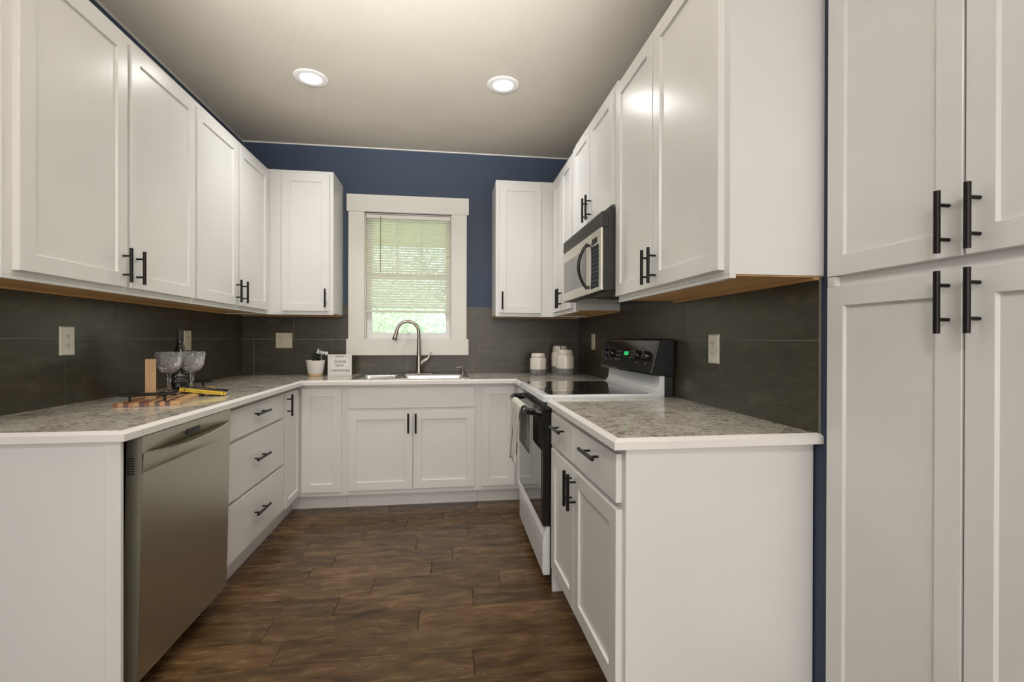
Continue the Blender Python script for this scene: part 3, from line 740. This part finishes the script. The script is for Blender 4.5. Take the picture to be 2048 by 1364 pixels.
MB().tube(hp, [.011]+[.0085]*13+[.011], 12).build('handle', GLOSSBLK, door, smooth=True)
pn = MB().use(STEELV).box(MX, MX+.0122, MY0, DYS-.0015, 1.452, 1.7625).build('control_panel', None, mw, bevel=.003)
MB().box(MX-.0012, MX-.0002, 2.270, 2.350, 1.699, 1.728).build('display', mat('dark_lcd', (.02, .022, .018), .1), pn)
kp = MB().box(MX-.0012, MX-.0002, 2.246, 2.362, 1.474, 1.688).build('keypad', mat('keypad_film', (.004, .006, .010), .5, IOR=1.25), pn)
b = MB()
for r in range(9):
    for c in range(4): y = 2.258+c*.026; z = 1.486+r*.022; b.box(MX-.0016, MX-.0013, y, y+.015, z, z+.005)
b.build('key_labels', mat('blue_grey_print', (.10, .13, .18), .5), kp)
b = MB(); b.box(.80, 1.06, 2.26, 2.52, 1.4485, 1.4518); b.box(.80, 1.06, 2.66, 2.92, 1.4485, 1.4518); b.build('filter', STEELV, mw)

# ---------------------------------------------------------------- things on the worktops
ZS = ZG  # top of laminate
# canisters
def canister(x, y, r, h, label, clasp=False):
    t = thing('canister', label, 'canister', (x, y, ZS), 'cream and grey ceramic canisters'); g = h*.27
    MB().lathe([(r*.97, 0), (r, .004), (r, g)], (x, y, ZS+.0005), 40, True, False).build('glazed_base', CERGR, t, smooth=True)
    MB().lathe([(r, g), (r*1.001, g+.001), (r, h*.72), (r*.97, h*.76), (r*.86, h*.79), (r*.84, h*.80)], (x, y, ZS+.0005), 40, True, True).build('body', CERAM, t, smooth=True)
    MB().lathe([(r*.82, h*.80), (r*.88, h*.81), (r*.89, h*.845), (r*.83, h*.85), (r*.87, h*.86), (r*.88, h*.90), (r*.78, h*.985), (r*.74, h)], (x, y, ZS+.0005), 40, True, True).build('lid', CERAM, t, smooth=True)
    if clasp:
        MB().tube([(x-.01, y-r*.80, ZS+h*1.0), (x-.01, y-r*.91, ZS+h*.93), (x-.01, y-r*.92, ZS+h*.86)], .003, 8).build('clasp', BLACK, t)
canister(.720, 3.75, .066, .178, 'small cream canister with grey base, leftmost of the three')
canister(.935, 3.885, .073, .236, 'tallest cream canister with grey base, at the back of the three', True)
canister(.936, 3.71, .072, .206, 'medium cream canister with grey base, front right of the three')

# plant
px, py = -1.030, 3.80
pt = thing('potted_plant', 'small dark spiky plant in a white pot with a tan base band', 'plant', (px, py, ZS))
MB().lathe([(.048, 0), (.050, .003), (.053, .020)], (px, py, ZS+.0005), 40, True, False).build('base_band', GOLD, pt, smooth=True)
MB().lathe([(.053, .020), (.0545, .022), (.070, .120), (.071, .124), (.067, .124), (.064, .112), (.01, .110)], (px, py, ZS+.0005), 40, True, True).build('pot', POTW, pt, smooth=True)
MB().lathe([(.063, .111), (.001, .114)], (px, py, ZS+.0005), 24, True, True).build('soil', SOIL, pt)
b = MB(); random.seed(5)
for k in range(30):
    a = random.uniform(0, 6.283); tl = random.uniform(.1, .8); Ln = random.uniform(.045, .085)
    base = Vector((px+random.uniform(-.02, .02), py+random.uniform(-.02, .02), ZS+.112))
    dr_ = Vector((math.cos(a)*math.sin(tl), math.sin(a)*math.sin(tl), math.cos(tl)))
    b.tube([base, base+dr_*Ln*.4, base+dr_*Ln*.75+Vector((0, 0, .004)), base+dr_*Ln+Vector((0, 0, .01))], [.004, .0065, .004, .0006], 6)
b.build('leaves', LEAFD, pt, smooth=True)
st = MB().tube([(px+.040, py-.01, ZS+.10), (px+.050, py-.015, ZS+.175)], .0016, 8).build('pick_stem', PAPER, pt)
text_mesh('pick_word', 'love', .052, lambda a, h, d: (px+.050+a, py-.016-d, ZS+.188+h-a*.18), PAPER, pt, .35, .002, offset=.0014, spacing=.95)

# sign
sg = thing('framed_sign', 'small square white sign reading new home new memories beside the plant', 'sign', (-.850, 3.80, ZS))
sx0, sx1, sz0, sz1, sy = -.940, -.760, ZS+.0005, 1.090, 3.80
MB().box(sx0, sx1, sy, sy+.022, sz0, sz1).build('frame', POTW, sg, bevel=.002)
b = MB(); e = .012
for a in ((sx0+e, sx1-e, sz1-e-.0015, sz1-e), (sx0+e, sx1-e, sz0+e, sz0+e+.0015), (sx0+e, sx0+e+.0015, sz0+e, sz1-e), (sx1-e-.0015, sx1-e, sz0+e, sz1-e)): b.box(a[0], a[1], sy-.0006, sy-.0001, a[2], a[3])
b.build('border_line', INKG, sg)
for wd, sz, zz, sh in (('NEW', .0275, 1.072, 0), ('home', .039, 1.036, .5), ('NEW', .0275, 1.003, 0), ('memories', .0365, .967, .5)):
    text_mesh('lettering', wd, sz, lambda a, h, d, zz=zz: (-.850+a, sy-.0006-d, zz+h), INK, sg, sh, .0003, offset=-.0002, spacing=.98 if sh else 1.0)

# board group (rotated 9.5 deg)
ang = math.radians(13.5); bx, byy = -1.350, 2.500
bd = thing('cutting_board', 'striped multi-wood cutting board with black bar handles at both ends', 'cutting board', (bx, byy, ZS), None, ang)
def LB(a, c, z): return (a, c, z)
hw_, hl = .118, .345
cols = [(.30, .10, .05), (.50, .30, .14), (.16, .08, .045), (.42, .20, .09), (.52, .34, .17), (.15, .06, .04), (.24, .09, .05), (.55, .34, .15), (.13, .10, .05), (.58, .30, .16), (.13, .06, .04), (.60, .36, .17), (.60, .36, .17)]
wm = [noisy('board_wood', [(.3, tuple(x*.85 for x in c)), (.7, c)], 14, .32, (6, 1, 6)) for c in cols]
b = MB(); W = 2*hw_/len(cols)
for k, m_ in enumerate(wm):
    b.use(m_); x0 = -hw_+k*W; x1 = x0+W; z0, z1 = .0005, .019; r = .005
    t0 = z1 - (r if k == 0 else 0); t1 = z1 - (r if k == len(cols)-1 else 0)
    pr = lambda y, s=0: [(x0, y, z0), (x1, y, z0), (x1, y, t1-s), (x0, y, t0-s)]
    b.loops([pr(-hl, .005), pr(-hl+.005), pr(hl-.005), pr(hl, .005)])
bo = b.build('board', None, bd, local=True)
for sy_ in (-1, 1):
    h = MB(); y = sy_*(hl-.020)
    h.tube([(-.108, y, .050), (.100, y, .050)], .0068, 14)
    for x in (-.065, .058): h.tube([(x, y, .0185), (x, y, .050)], .0052, 10)
    h.build('handle', BLACK, bd, smooth=True, local=True)
ZBD = ZS+.0195
blk = box(-.0195, .0195, -.0105, .0105, 0, .178).build('wood_block', OAK, None, bevel=.001)
blk.location = (-1.311, 2.262, ZBD); blk.rotation_euler = (0, 0, math.radians(30)); tag(blk, 'upright plain oak block standing on the cutting board behind its near handle', 'wood block')
# goblets
def goblet(x, y, z, label):
    t = thing('wine_goblet', label, 'wine glass', (x, y, z), 'textured crystal goblets')
    MB().lathe([(.040, 0), (.040, .0015), (.024, .004), (.012, .011), (.0085, .022), (.0075, .050), (.0085, .084), (.014, .096)], (x, y, z+.0003), 36, True, True).build('stem', CLEARG, t, smooth=True)
    key = [(.012, .0962), (.022, .098), (.032, .104), (.0400, .113), (.0460, .124), (.0505, .138), (.0540, .156), (.0565, .178), (.0585, .2015)]
    prof = []
    for (r0, h0), (r1, h1) in zip(key, key[1:]):
        for q in range(3): prof.append((r0+(r1-r0)*q/3, h0+(h1-h0)*q/3))
    prof.append(key[-1])
    n = 72; L = []
    for i, (r, h) in enumerate(prof):      # moulded hobnail facets on the outside
        L.append([(x+(r+((.0019 if (k+i) % 2 else -.0012) if 1 < i < len(prof)-1 else 0))*math.cos(2*math.pi*k/n), y+(r+((.0019 if (k+i) % 2 else -.0012) if 1 < i < len(prof)-1 else 0))*math.sin(2*math.pi*k/n), z+h+.0003) for k in range(n)])
    for r, h in [(.0560, .2015), (.0538, .175), (.0510, .152), (.0468, .134), (.0405, .1205), (.032, .1105), (.020, .1035), (.004, .101)]:
        L.append([(x+r*math.cos(2*math.pi*k/n), y+r*math.sin(2*math.pi*k/n), z+h+.0003) for k in range(n)])
    MB().loops(L).build('bowl', CRYSTAL, t)
goblet(-1.394, 2.553, ZBD, 'cut crystal wine goblet standing nearest the oak block, left of the two')
goblet(-1.342, 2.662, ZBD, 'cut crystal wine goblet behind the yellow book, right of the two')
# bottle
qx, qy = -1.433, 2.724
QZ = ZBD
bl = thing('wine_bottle', 'dark wine bottle with black A to Z label behind the crystal goblets', 'bottle', (qx, qy, QZ))
QR = .045
MB().lathe([(.039, 0), (QR, .006), (QR, .135), (.0435, .155), (.036, .182), (.0235, .212), (.0172, .238), (.0152, .265), (.0152, .280)], (qx, qy, QZ), 40).build('glass_body', BOTTLEG, bl, smooth=True)
MB().lathe([(.0158, .252), (.0161, .254), (.0164, .313), (.0150, .316)], (qx, qy, QZ), 28).build('neck_foil', LABELB, bl, smooth=True)
va = math.atan2(-qy, -qx)      # the label turns towards the room
def MQ(s, z, d=0): a = va + s/QR; return (qx+(QR+.0006+d)*math.cos(a), qy+(QR+.0006+d)*math.sin(a), QZ+z)
L = []
for k in range(25):
    s = -.058+.116*k/24; top = .090+.030*max(0, math.cos(s/.0581*math.pi/2))**.6
    L.append([MQ(s, .030), MQ(s, top)])
lb = MB().loops(L, False, False, False).build('label', LABELB, bl)
for wd, sz, zz, sh, mt in (('A', .036, .079, .5, INKW), (' to', .0145, .077, .4, INKW), ('Z', .034, .079, .45, INKW), ('OREGON', .0098, .056, 0, INKG), ('PINOT NOIR', .0110, .044, 0, INKG)):
    text_mesh('label_print', wd, sz, lambda a, h, d, zz=zz, q={'A': -.013, 'Z': .018, ' to': .003}.get(wd, .002): MQ(a+q, zz+h, .0004+max(0, d)), mt, bl, sh, .0002, offset=.0003)
# book
bk = thing('book', 'thin book with yellow spine and dark cover lying across the board edge', 'book', (-1.213, 2.500, .9378), None, math.radians(15))
bk.rotation_euler = (0, math.radians(8.4), math.radians(15))
BL_, BW, BH = .099, .118, .0185
MB().box(-BL_+.003, BL_-.003, .004, BW-.004, .0018, BH-.0018).build('pages', PAGES, bk, local=True)
MB().use(COVER).box(-BL_, BL_, .0, BW, BH-.0017, BH).build('front_cover', None, bk, local=True)
MB().use(COVER).box(-BL_, BL_, .0, BW, .0002, .0017).build('back_cover', None, bk, local=True)
sp = MB().box(-BL_, BL_, -.0015, .0035, .0002, BH).build('spine', YELLOW, bk, local=True, bevel=.0008)
for x in (-.088, -.080, -.076, .070, .088):
    MB().box(x, x+.002, -.0020, -.0014, .0006, BH-.0004).build('spine_band', INK, bk, local=True)
text_mesh('spine_title', 'The art of elegant refinement', .0112, lambda a, h, d: (a-.008, -.0018-d, .0092+h), mat('brown_print', (.22, .12, .01), .6), bk, 0, .0002, local=True)

# ---------------------------------------------------------------- outside the window
struct(box(-14, 14, YB+.16, 30, -.45, -.35).build('lawn', LAWN))
struct(box(-4.2, 3.6, YB+.15, 6.9, 2.56, 2.66).build('trim_3', ASPH))
def foliage(name, label, cx, cy, cz, rx, ry, rz, n, sz, material, trunk=True):
    t = thing(name, label, 'tree' if trunk else 'shrub', (cx, cy, -.35), 'garden trees and shrubs behind the window'); b = MB()
    for _ in range(n):
        while True:
            p = Vector((random.uniform(-1, 1), random.uniform(-1, 1), random.uniform(-1, 1)))
            if .15 < p.length < 1: break
        p = Vector((cx+p.x*rx, cy+p.y*ry, cz+p.z*rz)); a = Vector((random.gauss(0, 1), random.gauss(0, 1), random.gauss(0, .6))).normalized()
        c = a.cross(Vector((random.gauss(0, 1), random.gauss(0, 1), random.gauss(0, 1)))).normalized(); s = sz*random.uniform(.6, 1.3)
        b.add([p-a*s, p+c*s*.42-a*s*.1, p+a*s, p-c*s*.42-a*s*.1], [(0, 1, 2, 3)])
    b.build('foliage', material, t)
    if trunk:
        tb = MB().tube([(cx, cy, -.36), (cx+.05, cy, cz*.5), (cx-.05, cy+.05, cz+rz*.5)], [.13, .10, .04], 12)
        for k in range(5):
            a = k*1.3; tb.tube([(cx, cy, cz*.4+.1*k), (cx+math.cos(a)*rx*.5, cy+math.sin(a)*ry*.5, cz+.1*k)], [.05, .015], 8)
        tb.build('trunk', BARK, t, smooth=True)
foliage('shrub', 'bright green leafy shrub just outside the window on the left', -1.45, 8.0, 1.2, 1.35, 1.0, 1.6, 15000, .036, LEAF1, False)
foliage('shrub', 'deeper green shrub outside the window toward the right', .95, 8.8, 1.0, 1.05, .9, 1.5, 11000, .036, LEAF2, False)
foliage('tree', 'garden tree with pinkish trunk at the right edge of the window view', 2.0, 11.5, 3.4, 2.2, 1.6, 1.8, 9000, .07, LEAF1)
foliage('tree', 'garden tree far behind the left shrub outside', -2.2, 14.5, 3.0, 3.6, 2.0, 2.8, 12000, .09, LEAF2)

for o in list(bpy.data.objects):
    if '_w' in o: del o['_w']
